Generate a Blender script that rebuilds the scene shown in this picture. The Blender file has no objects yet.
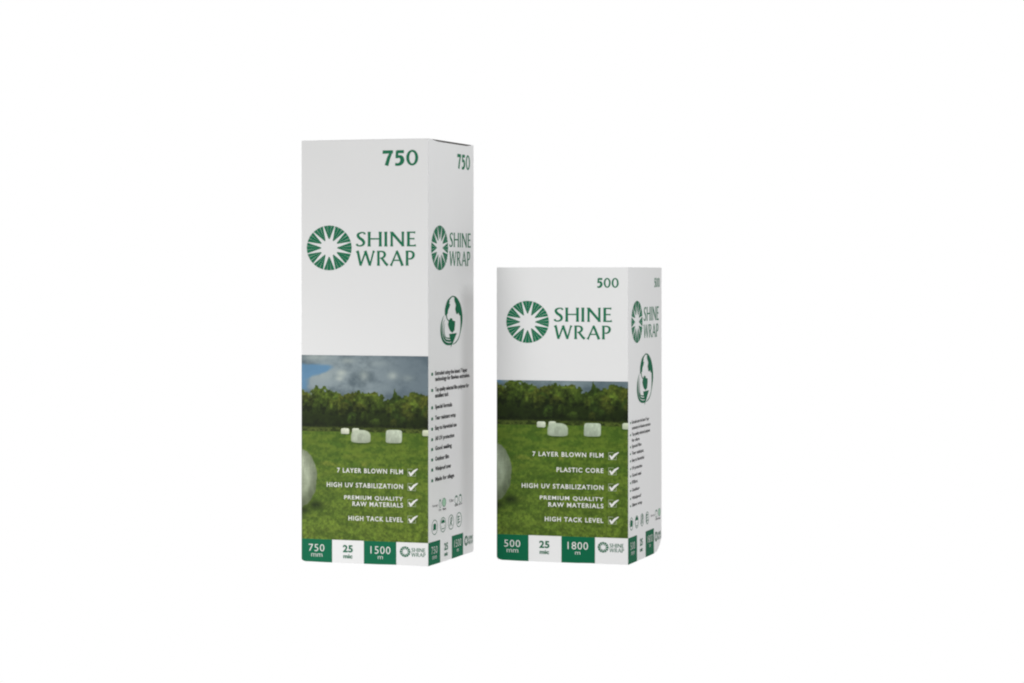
import bpy, math, random
import numpy as np
from mathutils import Vector

# ------------------------------------------------------------------ camera, world, lamps, exposure
sc = bpy.context.scene
COL = sc.collection
cam_d = bpy.data.cameras.new("camera")
cam = bpy.data.objects.new("camera", cam_d); COL.objects.link(cam); sc.camera = cam
cam_d.sensor_width = 36.0
cam_d.lens = 2402.6 / 1024 * 36.0
cam_d.shift_y = -(341.5 - 275.32) / 1024
cam_d.clip_start = 0.05; cam_d.clip_end = 100
cam.location = (0, 0, 0.5168)
cam.rotation_euler = (math.radians(90), 0, 0)

w = bpy.data.worlds.new("World"); sc.world = w; w.use_nodes = True
w.node_tree.nodes["Background"].inputs[0].default_value = (1, 1, 1, 1)
w.node_tree.nodes["Background"].inputs[1].default_value = 0.08

sc.view_settings.view_transform = 'Standard'
sc.view_settings.look = 'None'
sc.view_settings.exposure = 0.0
sc.view_settings.gamma = 1.0
sc.cycles.filter_width = 2.1      # the photograph is a little soft

def softbox(name, loc, target, size, watts, color=(1, 1, 1)):
    d = bpy.data.lights.new(name, 'AREA'); d.shape = 'RECTANGLE'
    d.size, d.size_y = size; d.energy = watts; d.color = color
    o = bpy.data.objects.new(name, d); COL.objects.link(o); o.location = loc
    o.rotation_euler = (Vector(target) - Vector(loc)).to_track_quat('-Z', 'Y').to_euler()
    return o
softbox("key_softbox", (-1.2, 3.75, 2.9), (-0.05, 4.35, 0.4), (0.5, 0.5), 38, (1.0, 0.995, 0.985))
softbox("front_softbox", (-1.15, 3.65, 0.10), (0.1, 4.2, -0.7), (0.4, 0.15), 6.0, (1.0, 1.0, 1.0))
softbox("side_softbox", (0.85, 3.35, 1.1), (0.15, 4.35, 0.4), (0.4, 0.4), 6.6, (0.97, 0.985, 1.0))
softbox("top_fill", (0.5, 4.35, 2.4), (-0.05, 4.4, 0.5), (0.5, 0.5), 10, (1.0, 1.0, 1.0))  # added overhead fill, lifts the tall carton's side panel

# ------------------------------------------------------------------ materials
def lin(c):
    return tuple(((x / 12.92) if x <= .04045 else ((x + .055) / 1.055) ** 2.4) for x in c)
def hexc(h, k=1.0):
    return tuple(min(1, v * k) for v in lin([int(h[i:i + 2], 16) / 255 for i in (0, 2, 4)]))

def card_mat(name, col, rough=0.5, spec=0.1, noise=0.03, scale=60, bump=0.02, attr=None):
    m = bpy.data.materials.new(name); m.use_nodes = True
    nt = m.node_tree; b = nt.nodes["Principled BSDF"]
    b.inputs['Roughness'].default_value = rough
    b.inputs['Specular IOR Level'].default_value = spec
    tc = nt.nodes.new('ShaderNodeTexCoord')
    n = nt.nodes.new('ShaderNodeTexNoise'); n.inputs['Scale'].default_value = scale; n.inputs['Detail'].default_value = 5
    nt.links.new(tc.outputs['Object'], n.inputs['Vector'])
    hsv = nt.nodes.new('ShaderNodeHueSaturation')
    mr = nt.nodes.new('ShaderNodeMapRange')
    mr.inputs['To Min'].default_value = 1 - noise; mr.inputs['To Max'].default_value = 1 + noise
    nt.links.new(n.outputs['Fac'], mr.inputs['Value']); nt.links.new(mr.outputs[0], hsv.inputs['Value'])
    if attr:
        a = nt.nodes.new('ShaderNodeAttribute'); a.attribute_name = attr
        nt.links.new(a.outputs['Color'], hsv.inputs['Color'])
    else:
        hsv.inputs['Color'].default_value = (*col, 1)
    nt.links.new(hsv.outputs[0], b.inputs['Base Color'])
    n2 = nt.nodes.new('ShaderNodeTexNoise'); n2.inputs['Scale'].default_value = 700; n2.inputs['Detail'].default_value = 3
    nt.links.new(tc.outputs['Object'], n2.inputs['Vector'])
    bp = nt.nodes.new('ShaderNodeBump'); bp.inputs['Strength'].default_value = bump; bp.inputs['Distance'].default_value = 0.001
    nt.links.new(n2.outputs['Fac'], bp.inputs['Height']); nt.links.new(bp.outputs[0], b.inputs['Normal'])
    return m

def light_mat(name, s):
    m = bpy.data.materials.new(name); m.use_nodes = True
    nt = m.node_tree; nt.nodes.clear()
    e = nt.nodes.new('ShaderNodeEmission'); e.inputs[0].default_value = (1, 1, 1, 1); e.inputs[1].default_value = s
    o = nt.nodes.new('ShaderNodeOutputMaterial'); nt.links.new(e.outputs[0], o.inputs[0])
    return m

M_CARD = card_mat("white_coated_card", (0.80, 0.80, 0.795), noise=.012, scale=9)
M_RAW_SHADE = card_mat("raw_card_and_gap_shade", (0.10, 0.095, 0.09), rough=.9, spec=.1, noise=.1)  # dark board inside, also colours the painted shade under the lid
M_GREEN = card_mat("green_ink", (0.012, 0.145, 0.072), noise=.05, rough=.6, spec=.03)
M_GREEN_D = card_mat("deep_green_ink", (0.007, 0.130, 0.060), noise=.05, rough=.6, spec=.03)
M_LOGO = card_mat("logo_green_ink", (0.026, 0.178, 0.092), noise=.05, rough=.6, spec=.03)
M_PALE = card_mat("pale_green_ink", (0.36, 0.60, 0.42), noise=.03)
M_BLACK = card_mat("black_ink", (0.028, 0.028, 0.030))
M_WHITE = card_mat("white_ink", (0.80, 0.80, 0.77))
M_FRAME = card_mat("thin_white_line_ink", (0.36, 0.42, 0.26))
M_PHOTO = card_mat("printed_meadow_photo", None, noise=.05, scale=420, attr="print_colour")
M_GLOW = light_mat("added_white_glow", 1.0)  # glow added to floor and backdrop so they stay white without shadows

# ------------------------------------------------------------------ helpers
def mesh_obj(name, verts, faces, mat, parent=None, smooth=False):
    me = bpy.data.meshes.new(name); me.from_pydata([tuple(v) for v in verts], [], faces); me.update()
    me.materials.append(mat)
    if smooth:
        me.polygons.foreach_set('use_smooth', [True] * len(me.polygons))
    o = bpy.data.objects.new(name, me); COL.objects.link(o)
    if parent: o.parent = parent
    return o

class Carton:
    """one carton: faces 'F' (front, wide) and 'S' (right side); B and L are its two hidden sides"""
    def __init__(s, near, yaw, w, d, h, lifts, slot, tone):
        s.w, s.d, s.h = w, d, h; s.lifts = lifts; s.slot = slot; s.tone = tone
        ex = Vector((math.cos(yaw), -math.sin(yaw), 0)); ey = Vector((math.sin(yaw), math.cos(yaw), 0))
        N = Vector((near[0], near[1], 0))
        s.center = N - ex * w / 2 + ey * d / 2
        N = N - s.center
        L = N - ex * w; R = N + ey * d; K = L + ey * d
        s.fr = {'F': (L, ex, -ey, w), 'S': (N, ey, ex, d), 'B': (R, -ex, ey, w), 'L': (K, -ey, -ex, d)}
        s.ex, s.ey = ex, ey
    R0 = 0.0009
    def lift(s, face, u, v):
        """worn, rounded lower corners and a slightly wavy lower edge"""
        w = s.fr[face][3]; la, lb, wav = s.lifts[face]
        dz = wav * (math.sin(u * 34 + 1) + .6 * math.sin(u * 71 + 2.0)) * min(1, u / .02, (w - u) / .02)
        dz = max(0, dz)
        for r, q in ((la, u), (lb, w - u)):
            if r > 0 and q < r: dz += r * .62 * (1 - math.sqrt(max(0, 1 - ((r - q) / r) ** 2)))
        k = max(0, 1 - v / .03)
        return dz * k * k
    def P(s, face, u, v, off=0.0):
        o, e, n, w = s.fr[face]; r = s.R0
        off2 = off
        # very slight bow of the panel
        off2 += 0.0007 * math.sin(math.pi * min(1, max(0, u / w))) * math.sin(v * 9 + (1 if face == 'F' else 2))
        z = v + s.lift(face, u, v)
        if s.slot and face == 'S' and v > s.h - .012:
            t = max(0, min(1, (u - .018) / .03, (w - .012 - u) / .03))
            z -= t * .0028 * (1 - (s.h - v) / .012)
        if u < r:
            t = (1 - u / r) * math.pi / 4
            return o + e * (r - (r + off2) * math.sin(t)) + n * (-r + (r + off2) * math.cos(t)) + Vector((0, 0, z))
        if u > w - r:
            t = (1 - (w - u) / r) * math.pi / 4
            return o + e * (w - r + (r + off2) * math.sin(t)) + n * (-r + (r + off2) * math.cos(t)) + Vector((0, 0, z))
        return o + e * u + n * off2 + Vector((0, 0, z))

def us_for(a, b, w, step, r=Carton.R0):
    n = max(1, int(math.ceil((b - a) / step)))
    t = [a + (b - a) * i / n for i in range(n + 1)]
    if a < 1e-6: t += [r * .33, r * .66, r]
    if b > w - 1e-6: t += [w - r, w - r * .66, w - r * .33]
    return sorted(set(round(x, 6) for x in t))

def patch(c, face, u0, v0, u1, v1, off, step=.004):
    us = us_for(u0, u1, c.fr[face][3], step)
    n = max(1, int(math.ceil((v1 - v0) / step))); vs = [v0 + (v1 - v0) * i / n for i in range(n + 1)]
    V = [c.P(face, u, v, off) for v in vs for u in us]; k = len(us)
    Fc = [(j * k + i, j * k + i + 1, (j + 1) * k + i + 1, (j + 1) * k + i) for j in range(n) for i in range(k - 1)]
    return V, Fc

class Ink:
    """flat printed shapes on one face, joined to one mesh; every shape lies a hair above the last"""
    def __init__(s, c, face, off=.00018): s.c, s.face, s.off = c, face, off; s.V = []; s.F = []; s.k = 0
    def layer(s): s.k += 1; return s.off + .000012 * (s.k % 12)
    def poly(s, pts):
        o = s.layer(); b = len(s.V)
        s.V += [s.c.P(s.face, u / 1000, v / 1000, o) for u, v in pts]
        a = sum(pts[i][0] * pts[(i + 1) % len(pts)][1] - pts[(i + 1) % len(pts)][0] * pts[i][1] for i in range(len(pts)))
        idx = list(range(b, b + len(pts)))
        s.F.append(tuple(idx if a > 0 else idx[::-1])); return s
    def strip(s, A, B):
        o = s.layer(); b = len(s.V); n = len(A)
        for p in A: s.V.append(s.c.P(s.face, p[0] / 1000, p[1] / 1000, o))
        for p in B: s.V.append(s.c.P(s.face, p[0] / 1000, p[1] / 1000, o))
        for i in range(n - 1): s.F.append((b + i, b + n + i, b + n + i + 1, b + i + 1))
        return s
    def build(s, name, mat, parent): return mesh_obj(name, s.V, s.F, mat, parent)

def smooth_path(pts, n=6):
    """Catmull-Rom through (x, y, width) points"""
    P = [pts[0]] + list(pts) + [pts[-1]]; out = []
    for i in range(1, len(P) - 2):
        a, b, c, d = P[i - 1:i + 3]
        for k in range(n):
            t = k / n
            out.append(tuple(.5 * (2 * b[q] + (c[q] - a[q]) * t + (2 * a[q] - 5 * b[q] + 4 * c[q] - d[q]) * t * t
                       + (3 * b[q] - a[q] - 3 * c[q] + d[q]) * t ** 3) for q in range(3)))
    out.append(tuple(pts[-1])); return out

def stroke(ink, pts, tf=lambda x, y: (x, y), smooth=True, n=6):
    q = smooth_path(pts, n) if smooth and len(pts) > 2 else [tuple(p) for p in pts]
    A = []; B = []
    for i, (x, y, w_) in enumerate(q):
        x0, y0, _ = q[max(0, i - 1)]; x1, y1, _ = q[min(len(q) - 1, i + 1)]
        dx, dy = x1 - x0, y1 - y0; l = math.hypot(dx, dy) or 1
        nx, ny = -dy / l * w_ * .54, dx / l * w_ * .54
        A.append(tf(x + nx, y + ny)); B.append(tf(x - nx, y - ny))
    ink.strip(A, B)

# flared humanist capitals and figures, drawn for a cap height of 1: (advance box width, list of strokes/polygons)
def stem(x, y0=0, y1=1, w=.15, f=.045):
    H = y1 - y0
    return ('l', [(x, y0, w + f), (x, y0 + .06 * H, w + f * .4), (x, y0 + .2 * H, w), (x, y0 + .8 * H, w), (x, y0 + .94 * H, w + f * .4), (x, y1, w + f)])
G = {
 'S': (.56, [('s', [(.51, .83, .13), (.49, .925, .09), (.33, .955, .085), (.14, .87, .13), (.10, .74, .155), (.20, .58, .17), (.38, .44, .17), (.465, .27, .155), (.40, .11, .12), (.22, .045, .09), (.06, .08, .10), (.03, .18, .14)])]),
 'H': (.88, [stem(.10), stem(.78), ('l', [(.12, .52, .085), (.76, .52, .085)])]),
 'I': (.22, [stem(.11)]),
 'N': (.90, [stem(.12, w=.125), stem(.80, w=.125), ('p', [(0, 1), (.20, 1), (.86, .12), (.86, 0), (.76, 0), (.10, .84)])]),
 'E': (.60, [stem(.11), ('l', [(.10, .955, .085), (.42, .955, .085), (.52, .94, .14)]), ('l', [(.10, .52, .08), (.40, .52, .08), (.47, .52, .12)]),
             ('l', [(.10, .045, .09), (.44, .045, .09), (.555, .075, .15)])]),
 'W': (1.26, [('l', [(.06, 1, .20), (.12, .85, .155), (.29, .02, .15)]), ('l', [(.29, .0, .10), (.62, .93, .11)]), ('l', [(.60, 1, .18), (.66, .85, .155), (.92, .02, .15)]),
              ('l', [(.92, 0, .10), (1.14, .85, .10), (1.20, 1, .17)])]),
 'R': (.78, [stem(.11), ('s', [(.11, .95, .085), (.34, .955, .09), (.50, .88, .13), (.545, .74, .155), (.49, .60, .13), (.36, .52, .09), (.22, .50, .07)]),
             ('l', [(.34, .50, .13), (.60, .15, .15), (.74, .02, .16)])]),
 'A': (.90, [('l', [(.04, 0, .17), (.10, .12, .10), (.45, .95, .09)]), ('l', [(.43, 1, .14), (.50, .86, .15), (.78, .14, .155), (.83, 0, .19)]), ('l', [(.20, .36, .08), (.66, .36, .08)])]),
 'P': (.64, [stem(.11), ('s', [(.11, .95, .085), (.34, .955, .09), (.50, .87, .14), (.545, .71, .16), (.48, .54, .135), (.33, .455, .09), (.20, .46, .08)])]),
 '7': (.70, [('l', [(.0, .79, .05), (.02, .90, .21), (.70, .91, .19)]), ('l', [(.60, .94, .16), (.40, .50, .21), (.25, 0, .23)])]),
 '5': (.66, [('l', [(.14, .91, .19), (.62, .91, .19)]), ('l', [(.16, .97, .17), (.13, .48, .16)]), ('s', [(.12, .54, .13), (.28, .59, .17), (.45, .52, .23), (.51, .33, .26), (.42, .15, .23), (.24, .06, .17), (.02, .08, .16)])]),
 '0': (.80, [('ring', (.40, .5, .41, .52, .205, .39))]),
}
def flared(c, face, text, box, mat, name, parent, off=.00018):
    u0, v0, u1, v1 = box; gap = .13
    tot = sum(G[ch][0] for ch in text) + gap * (len(text) - 1)
    sx = (u1 - u0) / tot; sy = (v1 - v0); x = 0; ink = Ink(c, face, off)
    for ch in text:
        wd, items = G[ch]; X = x
        tf = lambda a, b, X=X: (u0 + (a + X) * sx, v0 + b * sy)
        for kind, d in items:
            if kind == 'p': ink.poly([tf(*p) for p in d])
            elif kind == 'ring':
                cx, cy, rx, ry, ix, iy = d; A = []; B = []
                for k in range(41):
                    t = 2 * math.pi * k / 40
                    A.append(tf(cx + rx * math.cos(t), cy + ry * math.sin(t))); B.append(tf(cx + ix * math.cos(t), cy + iy * math.sin(t)))
                ink.strip(A, B)
            else: stroke(ink, d, tf, smooth=(kind == 's'))
        x += wd + gap
    return ink.build(name, mat, parent)

_tcache = {}
def text_mesh(txt, bold, track, leading=1.0):
    key = (txt, bold, track)
    if key in _tcache: return _tcache[key]
    cu = bpy.data.curves.new("t", 'FONT'); cu.body = txt; cu.size = 1; cu.offset = bold; cu.space_character = track; cu.resolution_u = 3
    o = bpy.data.objects.new("t", cu); COL.objects.link(o)
    dg = bpy.context.evaluated_depsgraph_get(); me = bpy.data.meshes.new_from_object(o.evaluated_get(dg))
    V = [tuple(v.co) for v in me.vertices]; Fc = [tuple(p.vertices) for p in me.polygons]
    bpy.data.objects.remove(o); bpy.data.curves.remove(cu); bpy.data.meshes.remove(me)
    _tcache[key] = (V, Fc); return V, Fc

def print_text(c, face, txt, box, mat, name, parent, bold=.0, track=1.0, off=.0004):
    V, Fc = text_mesh(txt, bold, track)
    xs = [v[0] for v in V]; ys = [v[1] for v in V]; x0, x1, y0, y1 = min(xs), max(xs), min(ys), max(ys)
    u0, v0, u1, v1 = box
    W = [c.P(face, (u0 + (v[0] - x0) / (x1 - x0) * (u1 - u0)) / 1000, (v0 + (v[1] - y0) / (y1 - y0) * (v1 - v0)) / 1000, off) for v in V]
    return mesh_obj(name, W, Fc, mat, parent)

def emblem(c, face, box, mat, name, parent, inner=.36, fine=True, off=.00018, n=12):
    u0, v0, u1, v1 = box; cx, cy, rx, ry = (u0 + u1) / 2, (v0 + v1) / 2, (u1 - u0) / 2, (v1 - v0) / 2
    ink = Ink(c, face, off)
    tf = lambda r, t: (cx + rx * r * math.cos(t), cy + ry * r * math.sin(t))
    for k in range(n):
        th = 2 * math.pi * k / n; half = math.pi / n * (.93 if fine else .86)
        tip = inner * (1.0 if k % 2 == 0 else 1.12)
        cuts = [-1, -.40, .34, 1] if fine else [-1, 1]
        for i in range(len(cuts) - 1):
            a, b = cuts[i] * half, cuts[i + 1] * half
            g = .007 if fine else 0
            if cuts[i] > -1: a += g
            if cuts[i + 1] < 1: b -= g
            arc = [tf(1, th + a + (b - a) * q / 5) for q in range(6)]
            if i == 0 or not fine: base = [tf(tip, th), ]
            pts = [tf(tip, th + a * .22), tf(tip, th + b * .22)][::-1] + arc
            if not fine: pts = [tf(tip, th + half * .45), tf(tip, th - half * .45)] + arc
            ink.poly(pts)
    return ink.build(name, mat, parent)

def globe(c, face, dv, mat, parent):
    ink = Ink(c, face)
    tf = lambda x, y: (65.7 + (x - 80) * .474, 479.3 + dv - (y - 70) * .1638)
    st = lambda p: stroke(ink, p, tf)
    st([(128, 285, 8), (134, 210, 18), (158, 130, 20), (190, 88, 12), (215, 76, 12), (250, 95, 16), (285, 160, 22), (306, 250, 24), (313, 340, 22), (308, 420, 14), (297, 490, 7), (278, 550, 8), (250, 590, 10), (215, 610, 8)])
    for p in ([(125, 278), (130, 190), (160, 120), (180, 130), (170, 150), (183, 165), (174, 195), (160, 225), (155, 265), (140, 285)],
              [(228, 85), (255, 105), (272, 140), (298, 200), (312, 300), (290, 292), (275, 262), (262, 280), (250, 265), (240, 220), (248, 175), (240, 150), (230, 125)],
              [(186, 316), (206, 322), (212, 345), (240, 354), (238, 400), (232, 455), (208, 482), (182, 458), (168, 425), (158, 385), (168, 345)],
              [(172, 492), (260, 487), (238, 540), (213, 600), (190, 645), (196, 590), (182, 545)]):
        # fans keep the uneven outlines clean
        ink.poly([tf(*q) for q in p])
    st([(140, 282, 12), (144, 310, 9), (156, 335, 9), (172, 348, 12)])
    st([(110, 288, 3), (90, 350, 9), (81, 420, 13), (86, 500, 16), (108, 565, 20), (148, 600, 26), (196, 604, 24)])
    st([(120, 330, 3), (101, 390, 6), (99, 460, 8), (112, 520, 12), (138, 560, 18), (190, 572, 22)])
    st([(124, 370, 2), (115, 430, 5), (120, 490, 6), (135, 530, 9), (182, 542, 14)])
    return ink.build("globe_emblem", mat, parent)

def ring_icon(c, face, x, y, rx, ry, kind, parent):
    ink = Ink(c, face)
    A = [(x + rx * math.cos(t), y + ry * math.sin(t)) for t in [2 * math.pi * k / 28 for k in range(29)]]
    B = [(x + (rx - 1.7) * math.cos(t), y + (ry - 1.3) * math.sin(t)) for t in [2 * math.pi * k / 28 for k in range(29)]]
    ink.strip(A, B)
    if kind == 0:    # wrapped bale
        ink.poly([(x - 8, y - 5), (x + 7, y - 5), (x + 8, y + 3), (x + 4, y + 7), (x - 6, y + 6)])
    elif kind == 1:  # umbrella over the bale
        ink.poly([(x - 11, y + 3), (x + 11, y + 3), (x + 8, y + 7), (x, y + 10), (x - 8, y + 7)])
        stroke(ink, [(x - 8, y - 1, 1.2), (x - 8, y - 7, 1.2), (x + 8, y - 7, 1.2), (x + 8, y - 1, 1.2)], smooth=False)
    elif kind == 2:  # sheltering figure
        stroke(ink, [(x - 7, y - 7, 2), (x - 1, y, 3), (x - 2, y + 8, 2)], smooth=False)
        stroke(ink, [(x + 6, y - 7, 2), (x, y - 1, 3), (x + 7, y + 5, 2)], smooth=False)
        ink.poly([(x + 2, y + 5), (x + 6, y + 6), (x + 5, y + 10), (x + 1, y + 9)])
    else:            # ruler and roll
        stroke(ink, [(x - 5, y - 8, 3), (x - 5, y + 8, 3)], smooth=False)
        stroke(ink, [(x - 5, y + 5, 1.6), (x + 5, y + 6, 1.6)], smooth=False); stroke(ink, [(x - 5, y, 1.6), (x + 4, y + 1, 1.6)], smooth=False)
        stroke(ink, [(x - 4, y - 5, 1.6), (x + 7, y - 4, 1.6)], smooth=False)
    return ink.build("care_icon", M_GREEN_D, parent)

def roll_icon(c, face, x, y, rx, ry, pale, parent):
    ink = Ink(c, face)
    if pale: ink.poly([(x + rx * math.cos(t), y + ry * math.sin(t)) for t in [2 * math.pi * k / 20 for k in range(20)]]); o = ink.build("roll_icon", M_PALE, parent); ink = Ink(c, face, .0004)
    A = [(x + rx * math.cos(t), y + ry * math.sin(t)) for t in [2 * math.pi * k / 24 for k in range(25)]]
    B = [(x + (rx - 1.5) * math.cos(t), y + (ry - 1.0) * math.sin(t)) for t in [2 * math.pi * k / 24 for k in range(25)]]
    ink.strip(A, B)
    if pale: return ink.build("outline", M_GREEN, o)
    ink.poly([(x - rx * .5, y + ry * .55), (x + rx * .5, y + ry * .55), (x + rx * .3, y + ry * .8), (x - rx * .3, y + ry * .8)])
    return ink.build("roll_icon", M_GREEN, parent)

# ------------------------------------------------------------------ the meadow photograph printed on both fronts
rng = np.random.default_rng(7)
def vnoise(U, V, s, seed, ax=1.0):
    r = np.random.default_rng(seed); g = r.random((256, 256))
    x = U / (s * ax) + 300.3; y = V / s + 300.7
    i = np.floor(x).astype(int); j = np.floor(y).astype(int); fx = x - i; fy = y - j
    fx = fx * fx * (3 - 2 * fx); fy = fy * fy * (3 - 2 * fy)
    q = lambda a, b: g[a % 256, b % 256]
    return (q(i, j) * (1 - fx) + q(i + 1, j) * fx) * (1 - fy) + (q(i, j + 1) * (1 - fx) + q(i + 1, j + 1) * fx) * fy
def fbm(U, V, s, seed, o=4, ax=1.0):
    t = 0; a = 0
    for k in range(o): t = t + vnoise(U, V, s / 2 ** k, seed + k * 17, ax) * .55 ** k; a += .55 ** k
    return t / a
def ss(a, b, x):
    t = np.clip((x - a) / (b - a), 0, 1); return t * t * (3 - 2 * t)
def C(h): return np.array([int(h[i:i + 2], 16) / 255 for i in (0, 2, 4)])
def mix(A, B, t): return A * (1 - t[..., None]) + B * t[..., None]

def paint(U, Y):
    """U, Y in mm on the printed picture, Y up from the coloured strip; returns sRGB"""
    one = np.ones_like(U)
    # sky: grey cloud banks, one blue opening at the left
    n = fbm(U, Y * 1.6, 55, 3, 5); n2 = fbm(U + 40, Y * 1.3, 22, 9, 4); n3 = fbm(U, Y, 12, 22, 3)
    img = mix(one[..., None] * C('59676f'), one[..., None] * C('8b989e'), ss(.32, .68, n * .55 + n2 * .45))
    img = mix(img, one[..., None] * C('55646f'), ss(100, 230, U) * .6 )
    for (cx, cy, sx, sy, a) in ((78, 300, 9, 6, .9), (74, 290, 7, 5, .7), (122, 296, 9, 9, .6), (176, 296, 9, 7, .75), (205, 292, 12, 6, .35), (28, 328, 26, 6, .5), (90, 322, 12, 5, .5), (40, 296, 22, 12, .35), (150, 318, 20, 5, .2)):
        img = mix(img, one[..., None] * C('b2bbb6'), a * np.exp(-(((U - cx) / sx) ** 2 + ((Y - cy) / sy) ** 2)) * (.7 + .5 * n3))
    bl = 1 - ss(-.2, .24, (U - (10 + 52 * ss(284, 311, Y))) / 40 + (n2 - .5) * .55)
    bl = bl * ss(262, 275, Y) * (1 - ss(311, 318, Y + (n2 - .5) * 12))
    img = mix(img, one[..., None] * C('5f88ab'), bl * .9)
    # wood
    ou = [0, 15, 30, 50, 61, 81, 109, 137, 154, 165, 172, 180, 193, 213, 236, 260]
    oy = [269, 264, 275, 271, 265, 261, 267, 266, 260, 251, 258, 269, 255, 270, 260, 258]
    top = np.interp(U, ou, oy) + (fbm(U, Y, 8, 31, 4) - .5) * 17
    tm = ss(-1.2, 1.2, top - Y)
    t_bg = mix(one[..., None] * C('20280f'), one[..., None] * C('39451a'), ss(212, 262, Y))
    r = random.Random(5); crowns = []
    for k in range(34):
        u = -6 + 256 * k / 33 + r.uniform(-4, 4); rr = r.uniform(12, 20); tt = float(np.interp(u, ou, oy))
        crowns.append((u, tt - rr * r.uniform(.75, 1.1), rr))
    for _ in range(34):
        crowns.append((r.uniform(-5, 250), r.uniform(209, 248), r.uniform(7, 14)))
    crowns.sort(key=lambda q: -q[1])
    leaf = fbm(U, Y, 5.0, 61, 4); leaf2 = fbm(U, Y, 11, 71, 3); big = fbm(U, Y, 38, 81, 2)
    T = t_bg
    pal = ['4b5a22', '5c6827', '414d1c', '646828', '37461c', '545f24', '50501f', '3f4f1e']
    for (cu, cv, rr) in crowns:
        dx = (U - cu) / rr; dy = (Y - cv) / rr; dd = np.sqrt(dx * dx + dy * dy * .8) + (leaf2 - .5) * .8 + (leaf - .5) * .35
        m = 1 - ss(.78, 1.05, dd)
        hi = np.clip(.40 + .44 * dy - .10 * dx + (leaf - .5) * .9 + (big - .5) * .5, 0, 1)
        depth = float(ss(208, 258, np.array(cv)))
        base = C(pal[r.randrange(len(pal))]); dark = C('1c230e')
        k = (hi * (.74 + .26 * depth))[..., None]
        T = mix(T, dark * (1 - k) + base * k * 1.15, m * .88)
    T = T * (.80 + .40 * leaf[..., None]) * np.array([1.0, 1.07, 1.03])
    T = T * (.74 + .26 * ss(202, 214, Y + (leaf2 - .5) * 22))[..., None]
    img = mix(img, T, tm)
    # light gap in the wood at the left
    img = mix(img, one[..., None] * C('8c96a0'), .75 * np.exp(-(((U - 20) / 3.5) ** 2 + ((Y - 264) / 5) ** 2)) * (leaf > .42))
    # hedge line
    hn = fbm(U, Y, 5, 91, 4)
    hed = mix(one[..., None] * C('2b3614'), one[..., None] * C('56632a'), ss(.3, .75, hn))
    img = mix(img, hed, 1 - ss(201, 206, Y + (hn - .5) * 9))
    # meadow
    near = np.clip(1 - Y / 200, 0, 1)
    f1 = fbm(U, Y * 2.6, 26, 101, 4); f2 = fbm(U, Y, 4.5, 111, 4); f3 = fbm(U, Y * .7, 1.9, 131, 2); bands = fbm(U * .25, Y, 7, 121, 3)
    g = mix(one[..., None] * C('46611f'), one[..., None] * C('5f7428'), ss(.3, .7, f1 * .6 + bands * .4 + (f2 - .5) * .35))
    g = mix(g, one[..., None] * C('60732a'), ss(.25, .95, near) * .7)
    g = g * (1 + ((f2 - .5) * (.14 + .50 * near) + (f3 - .5) * (.04 + .34 * near))[..., None])
    g = mix(g, one[..., None] * C('3a5018'), .6 * ss(.50, .72, fbm(U, Y * 1.8, 16, 141, 4)) * (.25 + .75 * near))
    for (cx, cy, sx, sy, a) in ((46, 137, 11, 4, .7), (62, 135, 9, 3, .5), (121, 136, 8, 4, .6), (95, 152, 20, 2.5, .25), (228, 80, 5, 5, .3), (130, 60, 8, 3, .25)):
        g = mix(g, one[..., None] * C('93923f'), a * np.exp(-(((U - cx) / sx) ** 2 + ((Y - cy) / sy) ** 2)) * np.clip(f2 * 1.8 - .2, 0, 1))
    gm = 1 - ss(193.5, 195.5, Y + (hn - .5) * 3)
    img = mix(img, g, gm)
    # wrapped bales
    def bale(cx, cy, w_, h_, p, col, seed, shade=.16, slant=0.0):
        nonlocal img
        X = (U - cx) / (w_ / 2); Z = (Y - cy) / (h_ / 2)
        X = X + slant * (Z + 1) * .5; e = np.abs(X) ** p + np.abs(Z) ** np.where(Z > 0, p if p > 3 else 2.3, 9)
        m = 1 - ss(.80, 1.12, e)
        sh = .96 + .10 * Z + .04 * X + (fbm(U, Y * .6, 4, seed, 3) - .5) * shade
        dk = np.exp(-(((X - .1) / 1.15) ** 2 + ((Z + 1.02) / .22) ** 2)) * .55
        img = mix(img, one[..., None] * C('24360f'), dk)
        img = mix(img, np.clip(C(col) * sh[..., None], 0, 1), m)
    bale(85, 195.8, 16, 10.5, 4, 'd6dac8', 201); bale(105.5, 197, 14, 9, 3.4, 'cdd3c0', 202)
    bale(115.5, 187, 38, 23.5, 2.6, 'b2bca8', 203, .3); bale(178.5, 188, 31, 23.5, 6, 'b6c0ae', 204, .26, -.05); bale(240.5, 195.3, 15, 11, 4, 'd2d8bf', 205)
    # its lit end face
    m = np.exp(-(((U - 103) / 6) ** 4 + ((Y - 186) / 9) ** 4)); img = mix(img, one[..., None] * C('c9d2c0'), m * .35)
    # the near bale at the left edge
    X = (U + 20) / 51; Z = (Y - 111) / 59; e = (np.abs(X) ** 2.1 + np.abs(Z) ** 2.0) ** .49 + (fbm(U, Y, 16, 231, 3) - .5) * .12
    dk = np.exp(-(((U - 28) / 16) ** 2 + ((Y - 62) / 8) ** 2)) * .9 + np.exp(-(((U - 4) / 10) ** 2 + ((Y - 52) / 7) ** 2)) * .8
    img = mix(img, one[..., None] * C('1c290c'), np.clip(dk, 0, .9) * ss(.3, .5, f2 + .15))
    wr = fbm(U * 2.2, Y * .55, 9, 241, 4)
    bc = mix(one[..., None] * C('9fa893'), one[..., None] * C('5e6850'), np.clip(ss(.62, 1.0, e) * .6 + ss(135, 60, Y) * .45, 0, 1))
    bc = bc * (.80 + .36 * wr + .10 * (fbm(U, Y * 3, 7, 251, 3) - .5))[..., None]
    img = mix(img, bc, 1 - ss(.97, 1.01, e + (wr - .5) * .03))
    return np.clip(img, 0, 1)

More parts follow.
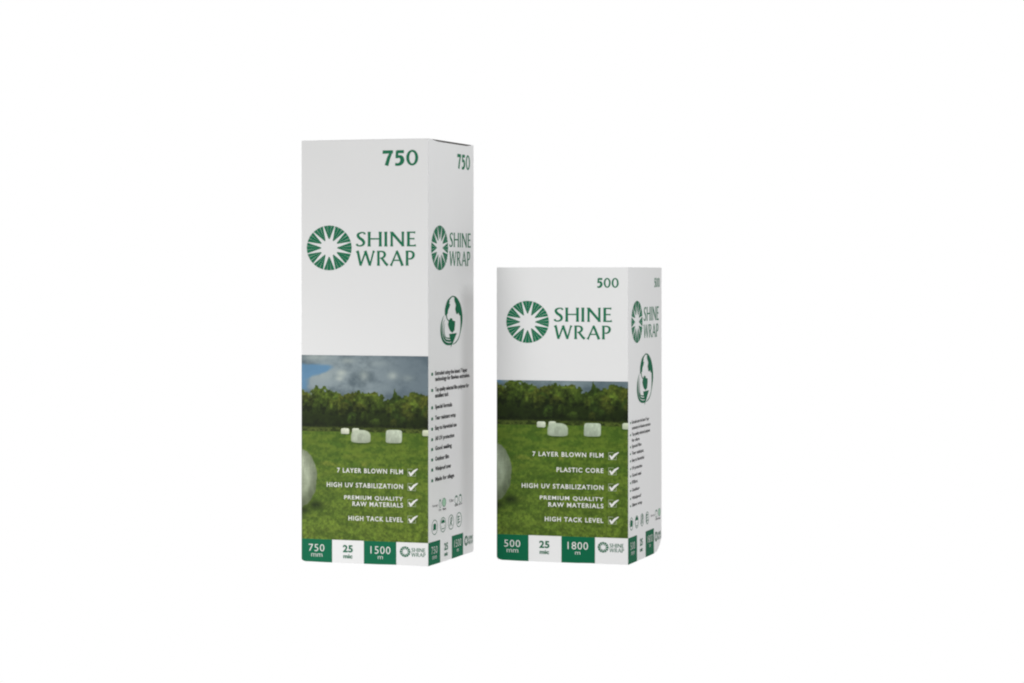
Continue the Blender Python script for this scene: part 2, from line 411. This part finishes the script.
def photo_panel(c, v0, v1, gain, parent):
    step = .0007
    us = us_for(0, c.w, c.w, step); n = int((v1 - v0) / step); vs = [v0 + (v1 - v0) * i / n for i in range(n + 1)]
    # the panel is built from P() sampled coarsely, then refined, to keep the script fast
    V, Fc = [], []
    k = len(us)
    for v in vs:
        for u in us: V.append(c.P('F', u, v, .00012))
    Fc = [(j * k + i, j * k + i + 1, (j + 1) * k + i + 1, (j + 1) * k + i) for j in range(n) for i in range(k - 1)]
    o = mesh_obj("meadow_photo_print", V, Fc, M_PHOTO, parent)
    UU, VV = np.meshgrid(np.array(us) * 1000, (np.array(vs) - v0) * 1000)
    img = paint(UU if c.slot else UU * .977 + 2.5, VV if c.slot else (VV - 0.5) * .978)
    L = np.where(img <= .04045, img / 12.92, ((img + .055) / 1.055) ** 2.4) * np.array(gain)
    att = o.data.color_attributes.new("print_colour", 'FLOAT_COLOR', 'POINT')
    att.data.foreach_set('color', np.concatenate([L, np.ones(L.shape[:2] + (1,))], axis=2).astype(np.float32).ravel())
    return o

# ------------------------------------------------------------------ setting: floor and cove, given an added white glow
def grid_sheet(name, xs, prof, mat):
    V = [(x, y, z) for (y, z) in prof for x in xs]; k = len(xs)
    Fc = [(j * k + i, j * k + i + 1, (j + 1) * k + i + 1, (j + 1) * k + i) for j in range(len(prof) - 1) for i in range(k - 1)]
    o = mesh_obj(name, V, Fc, mat, smooth=True); o['kind'] = 'structure'; return o
xs = [-4 + i for i in range(9)]
grid_sheet("floor", xs, [(1.2, 0), (3.5, 0), (6.0, 0)], M_GLOW)
cove = [(6.0 + 1.2 * math.sin(t), 1.2 - 1.2 * math.cos(t)) for t in [math.pi / 2 * k / 12 for k in range(13)]] + [(7.2, 4.0)]
grid_sheet("backdrop", xs, cove, M_GLOW)

# ------------------------------------------------------------------ cartons
def body_and_lid(c, root):
    V = []; Fc = []
    # four walls, open at the top, inner shell set back by the board thickness
    fine = sorted(set([0, .001, .002, .004, .006, .009, .012, .016, .02, .025, .03] + [i * .02 for i in range(2, int(c.h / .02))] + [c.h - .012, c.h - .006, c.h - .0006]))
    rows = []
    for v in fine:
        row = []
        for f in 'FSBL':
            us = us_for(0, c.fr[f][3], c.fr[f][3], .006)[:-1]
            row += [c.P(f, u, v, 0) for u in us]
        rows.append(row)
    k = len(rows[0]); V = [p for r in rows for p in r]
    for j in range(len(rows) - 1):
        for i in range(k): Fc.append((j * k + i, j * k + (i + 1) % k, (j + 1) * k + (i + 1) % k, (j + 1) * k + i))
    Fc.append(tuple(range(k))[::-1])
    body = mesh_obj("carton_body", V, Fc, M_CARD, root)
    # lining: the inside of the board, seen as the dark gap under the lid
    t = .0012; b = len(V)
    LV = []
    hz = [.05, c.h - .004]
    cs = [(-c.w / 2 + t, -c.d / 2 + t), (c.w / 2 - t, -c.d / 2 + t), (c.w / 2 - t, c.d / 2 - t), (-c.w / 2 + t, c.d / 2 - t)]
    for z in hz:
        for (x, y) in cs: LV.append(c.ex * x + c.ey * y + Vector((0, 0, z)))
    mesh_obj("board_lining", LV, [(0, 1, 5, 4), (1, 2, 6, 5), (2, 3, 7, 6), (3, 0, 4, 7), (4, 5, 6, 7)], M_RAW_SHADE, root)
    # lid
    th = .0006; ins = .0002
    LV = []; n = 10
    def lidp(x, y, z): return c.ex * x + c.ey * y + Vector((0, 0, z))
    o = .0005
    cr = c.R0 * 1.4
    cx, cy = c.w / 2 - cr - ins, c.d / 2 - cr - ins
    outl = []
    for (sx, sy, a0) in ((1, -1, -90), (1, 1, 0), (-1, 1, 90), (-1, -1, 180)):
        for q in range(5):
            a = math.radians(a0 + 22.5 * q); outl.append((sx * cx + cr * math.cos(a), sy * cy + cr * math.sin(a)))
    m = len(outl)
    LV = [lidp(x, y, c.h - th) for x, y in outl] + [lidp(x, y, c.h) for x, y in outl]
    LF = [tuple(range(m))[::-1], tuple(range(m, 2 * m))] + [(i, (i + 1) % m, m + (i + 1) % m, m + i) for i in range(m)]
    lid = mesh_obj("top_flap", LV, LF, M_CARD, root)
    if c.slot:   # dark strip painting the shade in the lid gap, right side
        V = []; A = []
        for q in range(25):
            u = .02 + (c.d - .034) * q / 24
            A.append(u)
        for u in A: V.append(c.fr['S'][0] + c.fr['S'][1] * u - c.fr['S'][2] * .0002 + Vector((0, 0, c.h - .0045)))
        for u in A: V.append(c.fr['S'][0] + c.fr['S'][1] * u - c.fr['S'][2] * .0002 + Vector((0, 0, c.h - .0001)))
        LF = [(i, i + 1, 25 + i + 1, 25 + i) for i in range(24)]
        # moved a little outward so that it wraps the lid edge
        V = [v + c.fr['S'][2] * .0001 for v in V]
        mesh_obj("lid_gap_shade", V, LF, M_RAW_SHADE, root)

def strip_info(c, face, top, numbers, parent, dv, mat):
    w = c.fr[face][3]
    b = [0, 60.0 * w / .2443, 121.5 * w / .2443, 183.5 * w / .2443]
    for i, (a, e) in enumerate(((b[0], b[1]), (b[2], b[3]))):
        V, Fc = patch(c, face, a / 1000, 0.0, e / 1000, top / 1000, .00015)
        o = mesh_obj("coloured_panel", V, Fc, mat, parent)
        n, unit = numbers[0] if i == 0 else numbers[2]
        if i == 0: bx, bu = (14.5, 19.5 + dv, 45, 32.2 + dv), (19.5, 9.5 + dv, 41, 15.4 + dv)
        else: bx, bu = (134.5, 19 + dv, 172.5, 32.4 + dv), (148.5, 9.8 + dv, 158, 14.9 + dv)
        print_text(c, face, n, bx, M_WHITE, "size_figure", parent, bold=-.006 if face == "F" else -.014, track=1.1)
        print_text(c, face, unit, bu, M_WHITE, "unit_lettering", parent, bold=-.01)
    n, unit = numbers[1]
    print_text(c, face, n, (81, 19.3 + dv, 100.2, 32.5 + dv), mat, "size_figure", parent, bold=.03, track=1.05)
    print_text(c, face, unit, (81.8, 8.6 + dv, 99.5, 15.8 + dv), mat, "unit_lettering", parent, bold=.03)
    emblem(c, face, (190.5, 15.0 + dv, 210.5, 34.0 + dv), mat, "small_sunburst_emblem", parent, inner=.42, fine=False)
    flared(c, face, "SHINE", (212.5, 24.6 + dv, 239, 31.6 + dv), mat, "small_logo_lettering", parent)
    flared(c, face, "WRAP", (212.5, 16.2 + dv, 239, 23.2 + dv), mat, "small_logo_lettering", parent)

def tick(c, box, parent):
    u0, v0, u1, v1 = box; t = .9
    ink = Ink(c, 'F', .0003)
    for p in ([(u0, v0), (u1, v0), (u1, v0 + t), (u0, v0 + t)], [(u0, v1 - t), (u0 + 9.5, v1 - t), (u0 + 9.5, v1), (u0, v1)],
              [(u0, v0 + t), (u0 + t, v0 + t), (u0 + t, v1 - t), (u0, v1 - t)], [(u1 - t, v0 + t), (u1, v0 + t), (u1, v1 - 6.5), (u1 - t, v1 - 6.5)]):
        ink.poly(p)
    o = ink.build("tick_box", M_FRAME, parent)
    k = Ink(c, 'F', .0006); h = v1 - v0
    k.poly([(u0 + 1.6, v0 + h * .52), (u0 + 3.6, v0 + h * .66), (u0 + 6.2, v0 + h * .38), (u0 + 6.6, v0 + h * .02), (u0 + 5.2, v0 + h * .02)])
    k.poly([(u0 + 5.6, v0 + h * .02), (u0 + 8.0, v0 + h * .10), (u0 + 13.2, v0 + h * .55), (u0 + 19.6, v0 + h * .98), (u0 + 18.2, v0 + h * 1.06), (u0 + 11, v0 + h * .80), (u0 + 6.2, v0 + h * .40)])
    k.build("tick_mark", M_WHITE, o)

def build_carton(kind):
    tall = kind == 'tall'
    if tall:
        c = Carton((-.1485, 4.2659), .3196, .2444, .2443, .76, {'F': (.010, 0, .0004), 'S': (0, .009, .0003), 'B': (.009, .01, 0), 'L': (.01, .010, 0)}, True, 0)
    else:
        c = Carton((.2074, 4.2874), .3074, .2468, .2451, .5311, {'F': (.013, 0, .0006), 'S': (0, .060, .0), 'B': (.060, .01, 0), 'L': (.01, .013, 0)}, False, 1)
    root = bpy.data.objects.new("tall_carton" if tall else "short_carton", None); COL.objects.link(root)
    root.location = c.center
    root['label'] = ("tall slim white carton marked 750 above a printed meadow of wrapped bales" if tall
                     else "shorter white carton marked 500 standing to the right of the taller one")
    root['category'] = "carton"; root['group'] = "white film wrap cartons"
    root.empty_display_size = .1
    body_and_lid(c, root)
    vs = 41.2 if tall else 47.2; dv = 0 if tall else 5.6
    G_ = M_GREEN if tall else M_GREEN_D
    L_ = M_LOGO
    photo_panel(c, vs / 1000, .3730 if tall else .3270, (1.06, 1.05, 1.02) if tall else (.94, .98, .93), root)
    V, Fc = [], []
    num = "750" if tall else "500"
    d0 = 0 if tall else -134.0
    nb = (158, 712.8, 225, 739.6) if tall else (189, 494.8, 229, 511.8)
    for f in 'FS':
        flared(c, f, num, (nb[0] - (6 if tall and f == 'S' else 0), nb[1], nb[2] - (3 if tall and f == 'S' else 0), nb[3]), L_, "size_figure", root)
        if tall: eb, s1, s2 = (10.6, 526, 97.6, 606.3), (106.8, 568.4, 222, 594.6), (106.8, 534, 219, 560.6)
        else: eb, s1, s2 = (18.4, 394.6, 98.8, 470.6), (109, 433.3, 217.8, 458.7), (109, 402.1, 215, 426.5)
        if f == 'S': eb = tuple(q + (3.5 if i % 2 == 0 else 0) for i, q in enumerate(eb)); s1 = (s1[0] + 2.5, s1[1], s1[2] + 6, s1[3]); s2 = (s2[0] + 2.5, s2[1], s2[2] + 5, s2[3])
        emblem(c, f, eb, L_, "sunburst_emblem", root)
        flared(c, f, "SHINE", s1, L_, "logo_lettering", root)
        flared(c, f, "WRAP", s2, L_, "logo_lettering", root)
        if tall: strip_info(c, f, 41.2, (("750", "mm"), ("25", "mic"), ("1500", "m")), root, 0, G_)
        else: strip_info(c, f, 47.2, (("500", "mm"), ("25", "mic"), ("1800", "m")), root, 5.4, G_)
    globe(c, 'S', 0 if tall else -106.0, M_GREEN_D, root)
    # claims on the meadow
    if tall:
        rows = (("7 LAYER BLOWN FILM", (69.9, 162.4, 196.4, 170.9)), ("HIGH UV STABILIZATION", (49.9, 136.1, 196.4, 144.7)), ("PREMIUM QUALITY", (83.7, 113.5, 196.4, 121.8)),
                ("RAW MATERIALS", (99.7, 103.0, 196.4, 111.2)), ("HIGH TACK LEVEL", (92, 76.9, 196.4, 85.4)))
        boxes = (159.1, 133.4, 105.0, 75.7); bu = (205.2, 220.8)
    else:
        rows = (("7 LAYER BLOWN FILM", (68.3, 190.3, 201, 198.7)), ("PLASTIC CORE", (113.7, 162.8, 201, 171.2)), ("HIGH UV STABILIZATION", (48, 132.6, 201, 141)),
                ("PREMIUM QUALITY", (82.2, 111.2, 201, 119.4)), ("RAW MATERIALS", (98.3, 99.6, 201, 107.8)), ("HIGH TACK LEVEL", (91.7, 73.5, 201, 81.8)))
        boxes = (186.9, 159.7, 130.9, 102.1, 71.7); bu = (210.2, 225.2)
    for t_, b_ in rows: print_text(c, 'F', t_, b_, M_WHITE, "claim_lettering", root, bold=.018, track=1.2)
    for v in boxes: tick(c, (bu[0], v, bu[1], v + 13.2), root)
    # bullet list on the right side
    lines_t = [("Extruded using the latest 7 layer", 208, 340.3), ("technology for flawless extrusion.", 222, 330.0), ("Top quality selected film polymer for", 217, 311.4), ("excellent tack", 107, 300.5),
               ("Special formula", 126, 280.4), ("Tear resistant wrap", 145, 260.5), ("Easy to Herwickel use", 150, 242.3), ("All UV protection", 137, 223.6), ("Good sealing", 123, 206), ("Outdoor film", 108, 187.4), ("Windproof cover", 119, 169.4), ("Made for silage", 135, 150.5)]
    lines_s = [("Extruded using the latest 7 layer", 152, 252.2), ("technology for flawless extrusion", 161, 241.6), ("Top quality selected polymer", 159, 230.3), ("for silage", 81, 219.6),
               ("Special film", 94, 208.8), ("Tear resistant", 110, 196.5), ("Easy to Herwickel", 113, 183.6), ("UV protection", 99, 169.6), ("Good seal", 91, 156.7), ("Film", 65, 144.4), ("Outdoor", 80, 130.6), ("Windproof", 90, 116.2), ("Silage wrap", 97, 103.3)]
    for i, (t_, ue, v) in enumerate(lines_t if tall else lines_s):
        u0 = 35 if tall else 26; h2 = (5.0 if tall else 3.9)
        asc = any(ch in t_ for ch in 'gpqyj'); lo = h2 * (1.0 if asc else .6)
        print_text(c, 'S', t_, (u0, v - lo, ue, v + h2), M_BLACK, "list_lettering", root, bold=.03 if tall else .02)
        if i not in (1, 3):
            ub = 19.6 if tall else 15.8; r = 2.6 if tall else 1.7
            Ink(c, 'S').poly([(ub - r * 1.8, v - r), (ub + r * 1.8, v - r), (ub + r * 1.8, v + r), (ub - r * 1.8, v + r)]).build("bullet", M_GREEN_D, root)
    if tall:
        for k, (x, y) in enumerate(((31.6, 66.2), (75.2, 66.6), (117.6, 67.2), (160.4, 67.6))): ring_icon(c, 'S', x, y, 15.6, 13.6, k, root)
        print_text(c, 'S', "Storage", (20, 101.5, 48, 107), M_BLACK, "caption_lettering", root)
        print_text(c, 'S', "Use", (110, 104, 131, 109.5), M_BLACK, "caption_lettering", root)
        for (x, y, rx, ry, p) in ((60.3, 106, 5.5, 8, False), (80.8, 106.5, 10, 8, True), (147, 105.5, 9, 8, False), (169, 106, 8, 8, False)): roll_icon(c, 'S', x, y, rx, ry, p, root)
        for (x, y, t_, q) in ((60, 95.2, "1x", 6), (82, 94.8, "flat", 9), (147, 95.6, "core", 9), (170, 96, "6+", 9)): print_text(c, 'S', t_, (x - q, y - 1.9, x + q, y + 1.9), M_BLACK, "caption_lettering", root, bold=.02)
    else:
        for k, (x, y) in enumerate(((21.6, 71), (58.8, 71), (96.6, 71), (134.8, 71))): ring_icon(c, 'S', x, y, 11.6, 11.6, k, root)
        print_text(c, 'S', "Storage", (160, 69, 188, 74), M_BLACK, "caption_lettering", root)
        for (x, y, rx, ry, p) in ((203, 72.5, 8.5, 7.5, False), (226, 73, 8.5, 7.5, True)): roll_icon(c, 'S', x, y, rx, ry, p, root)
        for (x, y, t_, q) in ((204, 62.2, "core", 8), (226, 62, "flat", 8)): print_text(c, 'S', t_, (x - q, y - 1.7, x + q, y + 1.7), M_BLACK, "caption_lettering", root, bold=.02)
    return root
build_carton('tall')
build_carton('short')
